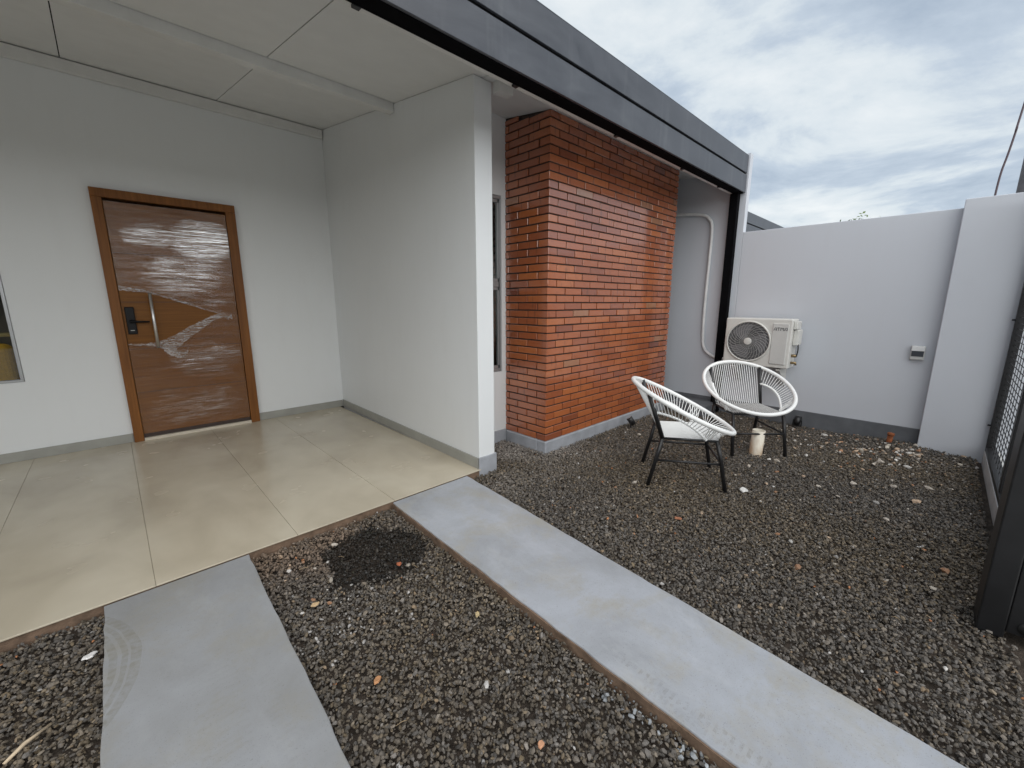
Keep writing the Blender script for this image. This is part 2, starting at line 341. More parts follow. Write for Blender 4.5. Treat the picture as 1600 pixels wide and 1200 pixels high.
def smoothpath(pts, k=6):
    P = [Vector(p) for p in pts]; o = []
    for i in range(len(P) - 1):
        a = P[max(i - 1, 0)]; b = P[i]; c = P[i + 1]; d = P[min(i + 2, len(P) - 1)]
        for j in range(k):
            t = j / k; o.append(.5 * ((2 * b) + (c - a) * t + (2 * a - 5 * b + 4 * c - d) * t * t + (3 * b - a - 3 * c + d) * t ** 3))
    return o + [P[-1]]
def ceil_z(x, y): return 3.0 + .15 * (y - 2.55)

# ------------------------------------------------------------------ ground, pavement, paths
G = -.075
tag(MB().add([(-250, -250, G), (250, -250, G), (250, 250, G), (-250, 250, G)], [(0, 1, 2, 3)]).build('ground', M['soil']), kind='structure')
tag(MB().box(-40, -9, -.10, 60, -.52, -.02).build('pavement', M['sidewalk']), kind='structure')
S1 = [(-.215, .0), (.325, .0), (.39, 2.566), (-.2, 2.566)]
S2 = [(1.19, -.41), (1.705, -.41), (1.955, 2.566), (1.285, 2.566)]
def strip(poly, brown):
    n = 40; l = []; r = []
    for i in range(n + 1):
        t = i / n; w1 = (rng.random() - .5) * .006; w2 = (rng.random() - .5) * .006
        l.append((poly[0][0] + (poly[3][0] - poly[0][0]) * t + w1, poly[0][1] + (poly[3][1] - poly[0][1]) * t))
        r.append((poly[1][0] + (poly[2][0] - poly[1][0]) * t + w2, poly[1][1] + (poly[2][1] - poly[1][1]) * t))
    pl = r + l[::-1]
    o = MB().prism(pl, -.13, -.006).build('concrete_path', M['strip'], None, .004); tag(o, kind='structure')
    # rough earth-stained mortar foot along both edges
    for e_, sg in brown and ((l, -1),) or ():
        q = [(x, y) for x, y in e_] + [(x + sg * (.005 + .006 * rng.random()), y) for x, y in e_[::-1]]
        if sg > 0: q = q[::-1]
        MB().prism(q[::-1], -.12, -.014).build('mortar_edge', M['mortaredge'], o)
    return o
strip(S1, False); strip(S2, True)

# ------------------------------------------------------------------ tiled porch floor
fl = MB().box(-5.0, 2.585, -.12, 2.12, 5.6, -.0085).build('tiled_floor', M['mortaredge']); tag(fl, kind='structure')
MB().box(-4.99, 2.592, -.0084, 2.118, 5.599, -.0030).build('grout_bed', M['grout'], fl)
xs = [-4.99, -4.6, -3.945, -3.29, -2.64, -1.98, -1.325, -.665, -.012, .655, 1.305, 2.118]
for i in range(len(xs) - 1):
    b = MB(); g = .0010; b.box(xs[i] + g, 2.577, -.0080, xs[i + 1] - g, 5.597, 0.0, tone=.2 + .6 * rng.random()); b.build('tile', M['tile'], fl, .0012, 1)

# ------------------------------------------------------------------ house
house = tag(empty('house', (0, 2.6, 0)), 'low white house with open porch, dark grey roof fascia and wooden front door', 'house')
house_inv = Matrix.Translation((0, -2.6, 0))
def H(mb, name, mat, bevel=0.0, seg=2, parent=None):
    o = mb.build(name, mat, None, bevel, seg)
    o.parent = parent or house
    o.matrix_parent_inverse = house_inv if not parent else Matrix.Identity(4)
    return o
def roofz(x, y): return ceil_z(x, y) + .055
# rear wall with door and window openings
b = MB(); Y0, Y1 = 5.6, 5.75
b.box(-5.0, Y0, 0, -1.95, Y1, 3.47); b.box(-1.95, Y0, 0, -.615, Y1, .706); b.box(-1.95, Y0, 2.25, -.615, Y1, 3.47)
b.box(-.615, Y0, 0, .05, Y1, 3.47); b.box(.05, Y0, 2.40, 1.11, Y1, 3.47); b.box(1.11, Y0, 0, 2.40, Y1, 3.47)
H(b, 'rear_wall', M['white'])
# skirtings of the porch
b = MB(); b.box(-5.0, 5.588, 0, .016, 5.5995, .088); b.box(1.145, 5.588, 0, 2.15, 5.5995, .088); H(b, 'skirting', M['skirting'], .002)
H(MB().prism([(2.098, 2.60), (2.110, 2.60), (2.1645, 5.587), (2.1525, 5.587)], 0, .095), 'skirting', M['skirting'], .002)
# side wall (projects towards the yard), slightly out of square as in the photograph
H(MB().prism([(2.111, 2.592), (2.283, 2.592), (2.335, 5.6), (2.165, 5.6)], -.1, lambda x, y: ceil_z(x, y) - .002), 'side_wall', M['white'], .006)
b = MB(); b.box(2.099, 2.578, -.1, 2.297, 2.591, .105); b.box(2.284, 2.591, -.1, 2.297, 3.1, .105); H(b, 'plinth', M['plinth'], .006)
# wall with the narrow window, behind the side wall
b = MB(); b.box(2.29, 3.12, -.1, 2.33, 3.27, 3.09); b.box(2.33, 3.12, -.1, 2.860, 3.27, .70); b.box(2.33, 3.12, 2.40, 2.860, 3.27, 3.09); b.box(2.860, 3.12, -.1, 3.0, 3.27, 3.09)
H(b, 'window_wall', M['white'])
H(MB().box(2.298, 3.106, -.1, 2.9, 3.1195, .075), 'plinth', M['plinth'], .005)
# recess behind the brick pier
H(MB().box(5.2, 3.3, -.1, 5.79, 3.45, 3.1), 'recess_wall', M['white'])
# solid core behind bricks so rooms are closed
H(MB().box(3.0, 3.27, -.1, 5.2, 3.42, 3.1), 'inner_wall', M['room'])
# ceiling panels in two rows, each its own sheet
cx = [-5.0, -4.41, -3.31, -2.21, -1.11, -.008, 1.10, 2.19, 3.3, 4.4, 5.5, 5.789]
for i in range(len(cx) - 1):
    for (ya, yb) in ((2.095, 3.768), (3.852, 5.599)):
        if ya > 3 and cx[i] > 2.1: continue
        if ya < 3 and cx[i] > 2.1: yb = 3.3
        g = .0035
        poly = [(cx[i] + g, ya), (cx[i + 1] - g, ya), (cx[i + 1] - g, yb - .004), (cx[i] + g, yb - .004)]
        H(MB().prism(poly, ceil_z, lambda x, y: ceil_z(x, y) + .03), 'ceiling_panel', M['ceiling'])
rf_ = MB()
for (xa, ya, xb, yb) in ((-5.0, 2.05, 5.789, 5.80), (-5.0, 5.80, -3.2, 6.75), (.4, 5.80, 5.789, 6.75), (-5.0, 6.75, 5.789, 9.3)):
    rf_.prism([(xa, ya), (xb, ya), (xb, yb), (xa, yb)], lambda x, y: ceil_z(x, y) + .04, lambda x, y: ceil_z(x, y) + .12)
H(rf_, 'roof', M['joint'])
H(MB().prism([(-3.23, 5.77), (.43, 5.77), (.43, 6.78), (-3.23, 6.78)], lambda x, y: ceil_z(x, y) + .125, lambda x, y: ceil_z(x, y) + .131), 'added_skylight_pane', M['glass'])  # unseen skylight, added to brighten the room behind the porch window
# ceiling beams
H(MB().prism([(-5.0, 3.77), (2.128, 3.77), (2.130, 3.85), (-5.0, 3.85)], 3.105, lambda x, y: ceil_z(x, y) + .02), 'ceiling_beam', M['whitesteel'], .004)
H(MB().prism([(-5.0, 5.55), (2.155, 5.55), (2.156, 5.594), (-5.0, 5.594)], 3.345, lambda x, y: ceil_z(x, y) - .008), 'ceiling_beam', M['whitesteel'], .004)
H(MB().prism([(2.285, 2.50), (2.42, 2.50), (2.42, 2.58), (2.285, 2.58)], 2.925, lambda x, y: ceil_z(x, y) - .001), 'beam_stub', M['whitesteel'], .003)
# fascia: two sheet bands with a dark groove, black return below, white trim
H(MB().box(-5.0, 1.912, 2.708, 5.782, 1.93, 2.905), 'fascia_panel', M['fascia'], .003)
H(MB().box(-5.0, 1.912, 2.928, 5.782, 1.93, 3.12), 'fascia_panel', M['fascia'], .003)
H(MB().box(-5.0, 1.934, 2.72, 5.781, 2.0, 3.09), 'gutter_body', M['black'])
H(MB().box(-5.0, 1.9305, 2.703, 5.781, 2.03, 2.719), 'fascia_return', M['blackmatt'], .002)
H(MB().box(-5.0, 1.913, 3.1205, 5.781, 2.3, 3.128), 'roof_capping', M['fascia'], .002)
b = MB(); b.box(-5.0, 2.034, 2.712, 5.78, 2.075, 2.724); b.box(-5.0, 2.063, 2.7245, 5.78, 2.075, 2.94)
H(b, 'white_trim', M['whitesteel'], .001)
for xx in (.97, 1.97, 3.1, 4.3, 5.25): H(MB().box(xx, 2.022, 2.698, xx + .035, 2.05, 2.711), 'trim_clip', M['black'])
# black steel post by the boundary wall, with its dark footing
H(MB().box(5.69, 1.962, -.1, 5.775, 2.055, 2.702), 'steel_post', M['blackmatt'], .004)
H(MB().box(5.36, 1.98, -.1, 5.774, 2.46, .085), 'post_footing', M['dplinth'], .008)
# left party wall and high end wall on the right with its white coping end
H(MB().box(-5.15, 2.6, -.1, -5.0, 9.3, 3.2), 'party_wall', M['white'])
H(MB().box(-5.15, -.5, -.1, -5.0, 2.599, 2.2), 'yard_wall', M['white'])
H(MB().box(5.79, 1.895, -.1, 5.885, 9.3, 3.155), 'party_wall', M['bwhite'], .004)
H(MB().box(-5.0, 9.15, -.1, 5.79, 9.3, 3.9), 'rear_outer_wall', M['white'])
# room behind
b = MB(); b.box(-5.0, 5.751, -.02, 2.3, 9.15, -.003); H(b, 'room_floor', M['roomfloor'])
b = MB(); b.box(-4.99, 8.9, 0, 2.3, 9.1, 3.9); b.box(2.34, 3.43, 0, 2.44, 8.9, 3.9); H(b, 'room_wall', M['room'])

# --- door
door = H(MB().box(.097, 5.563, .07, 1.048, 5.607, 2.325), 'door', M['leaf_wood'], .003)
def D(mb, name, mat, bevel=0.0): 
    o = mb.build(name, mat, None, bevel); o.parent = door; o.matrix_parent_inverse = Matrix.Identity(4); return o
door.matrix_parent_inverse = house_inv
b = MB(); b.box(.018, 5.545, 0, .094, 5.70, 2.352); b.box(1.052, 5.545, 0, 1.142, 5.70, 2.352); b.box(.018, 5.545, 2.353, 1.142, 5.70, 2.43)
D(b, 'door_frame', M['frame_wood'], .004)
D(MB().box(.095, 5.535, 0, 1.051, 5.66, .03), 'threshold', M['threshold'], .003)
D(MB().box(.097, 5.57, .031, 1.048, 5.60, .069), 'door_seal', M['darkseal'])
for z in (.50, .94, 1.40, 1.86): D(MB().box(.1, 5.5618, z, 1.046, 5.5625, z + .004), 'groove', M['darkseal'])
# pull handle bar
b = MB(); b.tube([(.318, 5.488, .95), (.318, 5.488, 1.49)], .0135, 14)
for z in (1.02, 1.42): b.tube([(.318, 5.488, z), (.318, 5.563, z)], .008, 10)
D(b, 'pull_handle', M['chrome'])
b = MB(); b.box(.115, 5.54, 1.09, .185, 5.5628, 1.355)
lk = D(b, 'smart_lock', M['lock'], .008)
b = MB(); b.tube([(.15, 5.55, 1.215), (.15, 5.505, 1.215)], .017, 12); b.tube([(.145, 5.507, 1.215), (.20, 5.505, 1.213), (.285, 5.503, 1.21)], [.013, .011, .008], 10)
D(b, 'lever_handle', M['lock'])
D(MB().box(.135, 5.5385, 1.125, .165, 5.5398, 1.131), 'lock_mark', M['boxgrey'])
# stretch film in two sheets with a torn triangular gap round the handle
def film(poly_lo, poly_hi, nx, nz, yb):
    b = MB(); vs = []
    for j in range(nz + 1):
        for i in range(nx + 1):
            x = .1 + .945 * i / nx; lo = poly_lo(x); hi = poly_hi(x); z = lo + (hi - lo) * j / nz
            d = .0022 * mnoise.noise(Vector((x * 3, z * 16, 1.7))) + .0008 * mnoise.noise(Vector((x * 9, z * 45, 4.2)))
            vs.append((x, yb + d, z))
    fs = [(j * (nx + 1) + i, j * (nx + 1) + i + 1, (j + 1) * (nx + 1) + i + 1, (j + 1) * (nx + 1) + i) for j in range(nz) for i in range(nx)]
    return b.add(vs, fs, True)
def upper_lo(x):   # edge of upper sheet
    if x < .313: return 1.515 - (x - .1) * .10
    if x < .86: return 1.49 - (x - .313) * .386
    return 1.279 - (x - .86) * .9
def lower_hi(x):
    if x < .34: return .985
    if x < .86: return .985 + (x - .34) * .565
    return 1.279 - (x - .86) * .9 - .001
D(film(upper_lo, lambda x: 2.322, 60, 150, 5.549), 'plastic_film', M['film'])
D(film(lambda x: .075, lower_hi, 60, 120, 5.548), 'plastic_film', M['film'])
def fold(pts, wids):
    b = MB(); vs = []; n = 8
    P = smoothpath([(x, 0, z) for x, z in pts], 8); L = len(P)
    for i, p in enumerate(P):
        t = i / (L - 1) * (len(wids) - 1); k = min(int(t), len(wids) - 2); wd = wids[k] + (wids[k + 1] - wids[k]) * (t - k)
        for j in range(n + 1):
            s = j / n - .5
            vs.append((p.x + .01 * mnoise.noise(Vector((i * .4, j * .9, 3))), 5.541 + .008 * mnoise.noise(Vector((i * .7, j * 1.3, 0))), p.z + s * wd + .008 * mnoise.noise(Vector((i * .9, j * .5, 7)))))
    fs = [(i * (n + 1) + j, i * (n + 1) + j + 1, (i + 1) * (n + 1) + j + 1, (i + 1) * (n + 1) + j) for i in range(L - 1) for j in range(n)]
    return b.add(vs, fs, True)
D(fold([(.1, 1.535), (.2, 1.52), (.33, 1.495), (.6, 1.39), (.86, 1.285), (.99, 1.24)], [.045, .035, .022, .02, .016, .05]), 'film_fold', M['fold'])
D(fold([(.1, .99), (.22, .985), (.335, .975)], [.012, .03, .05]), 'film_fold', M['fold'])
D(fold([(.335, .975), (.43, .97), (.55, 1.06), (.70, 1.16), (.86, 1.25), (.96, 1.22)], [.07, .16, .12, .09, .05, .015]), 'film_fold', M['fold'])
D(fold([(.36, .93), (.43, .89), (.50, .86), (.56, .90)], [.05, .09, .07, .02]), 'film_fold', M['fold'])

# --- porch window with a room behind
wf = MB(); X0, X1, Z0, Z1 = -1.948, -.617, .708, 2.248
for c in ((X0, Z0, X1, Z0 + .022), (X0, Z1 - .022, X1, Z1), (X0, Z0 + .0225, X0 + .022, Z1 - .0225), (X1 - .022, Z0 + .0225, X1, Z1 - .0225), (-1.30, Z0 + .0225, -1.265, Z1 - .0225)):
    wf.box(c[0], 5.592, c[1], c[2], 5.63, c[3])
w1 = H(wf, 'window', M['alu'], .002)
o = MB().box(X0 + .022, 5.608, Z0 + .022, X1 - .022, 5.612, Z1 - .022).build('pane', M['glass']); o.parent = w1
# --- narrow window beside the brick pier
wf = MB(); X0, X1, Z0, Z1 = 2.332, 2.858, .702, 2.398
for c in ((X0, Z0, X1, Z0 + .03), (X0, Z1 - .03, X1, Z1), (X0, Z0 + .0305, X0 + .014, Z1 - .0305), (X1 - .014, Z0 + .0305, X1, Z1 - .0305), (X0 + .031, 1.55, X1 - .031, 1.60)):
    wf.box(c[0], 3.128, c[1], c[2], 3.19, c[3])
w2 = H(wf, 'window', M['alu'], .002)
for z0, z1 in ((.733, 1.549), (1.601, 2.367)):
    s_f = MB()
    for c in ((X0 + .032, z0, X1 - .032, z0 + .03), (X0 + .032, z1 - .03, X1 - .032, z1), (X0 + .016, z0 + .0305, X0 + .034, z1 - .0305), (X1 - .034, z0 + .0305, X1 - .016, z1 - .0305)):
        s_f.box(c[0], 3.14, c[1], c[2], 3.17, c[3])
    o = s_f.build('sash', M['alu'], None, .002); o.parent = w2
    o = MB().box(X0 + .034, 3.153, z0 + .03, X1 - .034, 3.157, z1 - .03).build('pane', M['glass']); o.parent = w2

# ------------------------------------------------------------------ brick pier
pier = tag(empty('brick_wall', (2.91, 2.555, 0)), 'projecting varnished orange brick wall under the dark roof fascia', 'brick wall')
PI_ = Matrix.Translation((-2.91, -2.555, 0))
def P_(o): o.parent = pier; o.matrix_parent_inverse = PI_; return o
BX0, BX1, BY0, BY1 = 2.91, 5.35, 2.555, 3.119
MR = .012
P_(MB().prism([(BX0 + MR, BY0 + MR), (BX1 - MR, BY0 + MR), (BX1 - MR, 3.3), (BX0 + MR, BY1)], .03, lambda x, y: ceil_z(x, y) - .004).build('mortar', M['mortar']))
b = MB(); b.box(BX0 - .016, BY0 - .016, -.1, BX1 + .01, BY0 + .10, .062); b.box(BX0 - .016, BY0 + .1005, -.1, BX0 + .10, 3.1055, .062); b.box(BX1 - .1, BY0 + .1005, -.1, BX1 + .01, 3.29, .062)
P_(b.build('plinth', M['plinth'], None, .012, 3))
course = .0703; bh = course - .0120; BL = .2480; JW = .0120; BD = .1205
def brick_mesh(dx, dy, tone, k):
    r = np.random.default_rng(100 + k); c = .0025; vs = []; x, y, z = dx / 2, dy / 2, bh / 2
    # chamfered block, arrises a little uneven: 24 vertices
    vs = []; idx = {}
    for sx in (-1, 1):
        for sy in (-1, 1):
            for sz in (-1, 1):
                for a in range(3):
                    p = [sx * x, sy * y, sz * z]
                    for q in range(3):
                        if q != a: p[q] -= (sx, sy, sz)[q] * c * (.6 + .9 * r.random())
                    idx[(sx, sy, sz, a)] = len(vs); vs.append(p)
    fs = []
    for a in range(3):
        for sg in (-1, 1):
            ring = []
            o1, o2 = [q for q in range(3) if q != a]
            for u, v in ((-1, -1), (1, -1), (1, 1), (-1, 1)):
                s = [0, 0, 0]; s[a] = sg; s[o1] = u; s[o2] = v; ring.append(idx[(*s, a)])
            fs.append(tuple(ring))
    for a in range(3):      # edge chamfers
        o1, o2 = [q for q in range(3) if q != a]
        for u in (-1, 1):
            for v in (-1, 1):
                q = []
                for sg in (-1, 1):
                    s = [0, 0, 0]; s[a] = sg; s[o1] = u; s[o2] = v
                    q.append((idx[(*s, o1)], idx[(*s, o2)]))
                fs.append((q[0][0], q[1][0], q[1][1], q[0][1]))
    for sx in (-1, 1):
        for sy in (-1, 1):
            for sz in (-1, 1): fs.append(tuple(idx[(sx, sy, sz, a)] for a in range(3)))
    me = bpy.data.meshes.new('brick'); me.from_pydata(vs, [], fs)
    bm = bmesh.new(); bm.from_mesh(me); bmesh.ops.recalc_face_normals(bm, faces=bm.faces); bm.to_mesh(me); bm.free()
    at = me.attributes.new('tone', 'FLOAT', 'POINT'); at.data.foreach_set('value', [tone] * len(vs)); me.materials.append(M['brick'].m); me.update()
    return me
cache = {}
NT = 10
tones = [.02, .14, .25, .34, .42, .5, .58, .68, .8, .98]
tw = np.array([.1, .35, .9, 1.4, 1.6, 1.6, 1.4, 1.2, .9, .25]); tw /= tw.sum()
def bmesh_for(dx, dy, k):
    key = (round(dx, 3), round(dy, 3), k)
    if key not in cache: cache[key] = brick_mesh(dx, dy, tones[k], len(cache))
    return cache[key]
bricks = []
for r_ in range(43):
    z = .066 + bh / 2 + r_ * course
    if z - bh / 2 > ceil_z(0, BY1) - .02: break
    if r_ % 2 == 0:   # front full brick at the corner
        x = BX0; row = []
        ysides = []; y = BY0 + BD + JW
    else:
        x = BX0 + BD + JW; y = BY0
    first = True
    while x < BX1 - .03:
        L = min(BL, BX1 - x)
        if BX1 - x - L < .05 and BX1 - x - L > 0: pass
        if z - bh / 2 < ceil_z(0, BY0) - .018: bricks.append((x + L / 2, BY0 + BD / 2, z, L, BD, 'f', x + L / 2))
        x += L + JW
    while y < BY1 - .03:
        L = min(BL, BY1 - y)
        if z - bh / 2 < ceil_z(0, y) - .018: bricks.append((BX0 + BD / 2, y + L / 2, z, BD, L, 's', y + L / 2))
        y += L + JW
C_ = Vector((0, 0, 1.4))
def vis(bk):
    x, y, z, dx, dy, side, _ = bk
    n = Vector((0, -1, 0)) if side == 'f' else Vector((-1, 0, 0)); c = Vector((x, BY0, z)) if side == 'f' else Vector((BX0, y, z))
    v = C_ - c; d = v.length
    a = (dx if side == 'f' else dy) * bh * max(v.dot(n) / d, 0) / d ** 2
    if side == 'f' and z > 2.98 - (x - 2.91) * .0: a *= .2
    return a
bricks.sort(key=vis, reverse=True)
rest = MB()
for i, (x, y, z, dx, dy, side, _) in enumerate(bricks):
    top = min(z + bh / 2, ceil_z(0, BY0 if side == 'f' else y - dy / 2) - .004); sz_b = (top - (z - bh / 2)) / bh; z = (top + z - bh / 2) / 2
    k = int(rng.choice(NT, p=tw)); jx, jy, jz = (rng.random(3) - .5) * np.array([.003, .0035, .002])
    if side == 'f': ox, oy = jx, jy
    else: ox, oy = jy, jx
    rot = (rng.random() - .5) * .008
    if i < 300:
        o = bpy.data.objects.new('brick', bmesh_for(dx, dy, k)); col.objects.link(o); P_(o); o.location = (x + ox, y + oy, z + jz)
        o.rotation_euler = (0, rot if side == 'f' else 0, 0); o.scale.z = sz_b
    else:
        me = bmesh_for(dx, dy, k); rest.add([(v.co.x + x + ox, v.co.y + y + oy, v.co.z * sz_b + z + jz) for v in me.vertices], [tuple(q.vertices) for q in me.polygons], False, tones[k])
o = P_(rest.build('brick_courses', M['brick'])); o['kind'] = 'stuff'

# ------------------------------------------------------------------ boundary wall
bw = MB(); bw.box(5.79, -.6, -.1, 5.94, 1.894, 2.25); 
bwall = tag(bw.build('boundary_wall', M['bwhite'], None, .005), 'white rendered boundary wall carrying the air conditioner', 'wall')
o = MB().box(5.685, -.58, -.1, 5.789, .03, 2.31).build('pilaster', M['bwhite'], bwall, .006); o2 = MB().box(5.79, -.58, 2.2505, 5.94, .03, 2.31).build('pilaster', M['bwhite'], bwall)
b = MB(); b.box(5.777, .031, -.1, 5.7895, 1.961, .135); MBp = b.build('plinth', M['dplinth'], bwall, .006)
b = MB(); b.box(5.777, 2.0555, -.1, 5.7895, 3.29, .135); o = b.build('plinth', M['dplinth'], bwall, .006)

# wall outlet box with hinged cover
ob = MB().box(5.745, .10, .835, 5.7895, .205, .975).build('outlet_box', M['boxgrey'], None, .008); tag(ob, 'small grey weatherproof outlet box on the white boundary wall', 'outlet box')
MB().box(5.738, .104, .925, 5.7445, .201, .971).build('cover_flap', M['boxwhite'], ob, .004)
MB().box(5.741, .108, .87, 5.7446, .197, .923).build('dark_window', M['boxdark'], ob, .003)

# ------------------------------------------------------------------ air conditioner
ac = tag(empty('air_conditioner', (5.5, 1.52, .64)), 'white outdoor air conditioner unit hung on the boundary wall', 'air conditioner')
AI = Matrix.Translation((-5.5, -1.52, -.64))
def A_(o, p=None):
    o.parent = p or ac
    if not p: o.matrix_parent_inverse = AI
    return o
xf = 5.45
cas = A_(MB().box(xf, 1.172, .655, 5.72, 1.868, 1.215).build('casing', M['acwhite'], None, .014, 3))
FC = Vector((xf, 1.605, .945)); FR = .232
def circ(r, x, n=64, ph=0): return [Vector((x, FC.y + r * math.cos(2 * math.pi * i / n + ph), FC.z + r * math.sin(2 * math.pi * i / n + ph))) for i in range(n)]
A_(MB().add(circ(FR - .004, xf - .0015), [tuple(range(64))]).build('fan_recess', M['acdark']))
fb = MB()
for k in range(3):
    vs = []
    for i in range(9):
        a0 = k * 2.094 + i * .16; vs += [(xf - .003, FC.y + .05 * math.cos(a0), FC.z + .05 * math.sin(a0)), (xf - .003 - .004 * i / 8, FC.y + .20 * math.cos(a0 + .5), FC.z + .20 * math.sin(a0 + .5))]
    fb.add(vs, [(2 * i, 2 * i + 1, 2 * i + 3, 2 * i + 2) for i in range(8)], True)
A_(fb.build('fan_blades', M['acblade']))
A_(MB().tube(circ(FR, xf - .006), .010, 8, closed=True).build('fan_ring', M['acwhite']))
gr = MB()
for k in range(30):
    a0 = 2 * math.pi * k / 30
    pts = []
    for i in range(7):
        t = i / 6; r = .045 + (FR - .05) * t; a = a0 + .75 * t ** 1.3
        pts.append((xf - .016 + .004 * t, FC.y + r * math.cos(a), FC.z + r * math.sin(a)))
    gr.tube(pts, .0026, 5, caps=False)
for r in (.09, .14, .19): gr.tube(circ(r, xf - .012, 48), .0018, 5, closed=True)
A_(gr.build('fan_grille', M['acgrille']))
A_(MB().tube([(xf - .004, FC.y, FC.z), (xf - .022, FC.y, FC.z)], .042, 28).build('fan_hub', M['acwhite'], None, .004))
pn = A_(MB().box(xf - .010, 1.205, .70, xf + .004, 1.362, 1.165).build('service_panel', M['acpanel'], None, .018, 4))
# maker's lettering: ATMA drawn as thin raised strokes
LT = {'A': [[(0, 0), (.55, 1), (1, 1), (1, 0)], [(.5, .28), (.85, .28)]], 'T': [[(0, 1), (1, 1)], [(.5, 1), (.5, 0)]], 'M': [[(0, 0), (0, 1), (.3, 1), (.5, .45), (.7, 1), (1, 1), (1, 0)]], 'Z': [[(0, 1), (.05, 1), (.55, 0), (1, 0)]], }
LT['V'] = [[(0, 0), (.5, 1), (1, 0)], [(.15, .28), (.9, .28)]]
tx = MB(); yy = 1.350; lw = .028; lh = .032; zz = 1.085
for ch in 'ATMA':
    for st in LT[ch]:
        tx.tube([(xf - .0115, yy - u * lw, zz + v * lh) for u, v in st], .0028, 4, smooth=False)
    yy -= lw + .007
A_(tx.build('maker_lettering', M['ink']), pn)
A_(MB().box(5.50, 1.135, 1.10, 5.68, 1.171, 1.19).build('side_handle', M['acwhite'], None, .008))
A_(MB().box(5.53, 1.12, .92, 5.70, 1.171, 1.095).build('valve_cover', M['acwhite'], None, .01))
A_(MB().tube([(5.56, 1.172, .80), (5.56, 1.125, .80)], .018, 10).build('service_valve', M['brass'])); A_(MB().tube([(5.56, 1.172, .72), (5.56, 1.125, .72), (5.56, 1.12, .695)], [.016, .016, .010], 10).build('service_valve', M['brass']))
A_(MB().tube(smoothpath([(5.57, 1.13, .95), (5.565, 1.118, .90), (5.55, 1.115, .85), (5.56, 1.125, .79)]), .007, 6).build('valve_cable', M['rubber']))
for y in (1.27, 1.75):
    A_(MB().add([(5.47, y - .02, .628), (5.47, y + .02, .628), (5.7885, y + .02, .40), (5.7885, y - .02, .40), (5.47, y - .02, .642), (5.47, y + .02, .642), (5.7885, y + .02, .642), (5.7885, y - .02, .642)], [(0, 1, 2, 3), (7, 6, 5, 4), (0, 4, 5, 1), (1, 5, 6, 2), (2, 6, 7, 3), (3, 7, 4, 0)]).build('wall_bracket', M['acwhite']))
    for x in (5.50, 5.68): A_(MB().tube([(x, y, .6425), (x, y, .656)], .02, 10).build('rubber_foot', M['rubber']))

ip = smoothpath([(5.762, 3.29, 2.60), (5.762, 2.75, 2.565), (5.762, 2.42, 2.52), (5.762, 2.31, 2.46), (5.762, 2.262, 2.33), (5.762, 2.262, 1.9), (5.762, 2.268, 1.34), (5.762, 2.255, .92), (5.762, 2.22, .78), (5.755, 2.12, .70), (5.72, 1.98, .675), (5.66, 1.862, .70)], 8)
tag(MB().tube(ip, .0195, 10).build('insulated_pipe', M['insul']), 'white insulated refrigerant pipe running down the recess to the air conditioner', 'pipe')

# ------------------------------------------------------------------ chairs
CA, CB_, CV, CZ, CT = .412, .440, -.047, .575, .449
GZ = -.062
def rim_pt(t):
    u = CA * math.cos(t); q = CB_ * math.sin(t)      # t=-pi/2 back top, +pi/2 front low
    return Vector((u, -(CV + q * math.cos(CT)), CZ - q * math.sin(CT)))
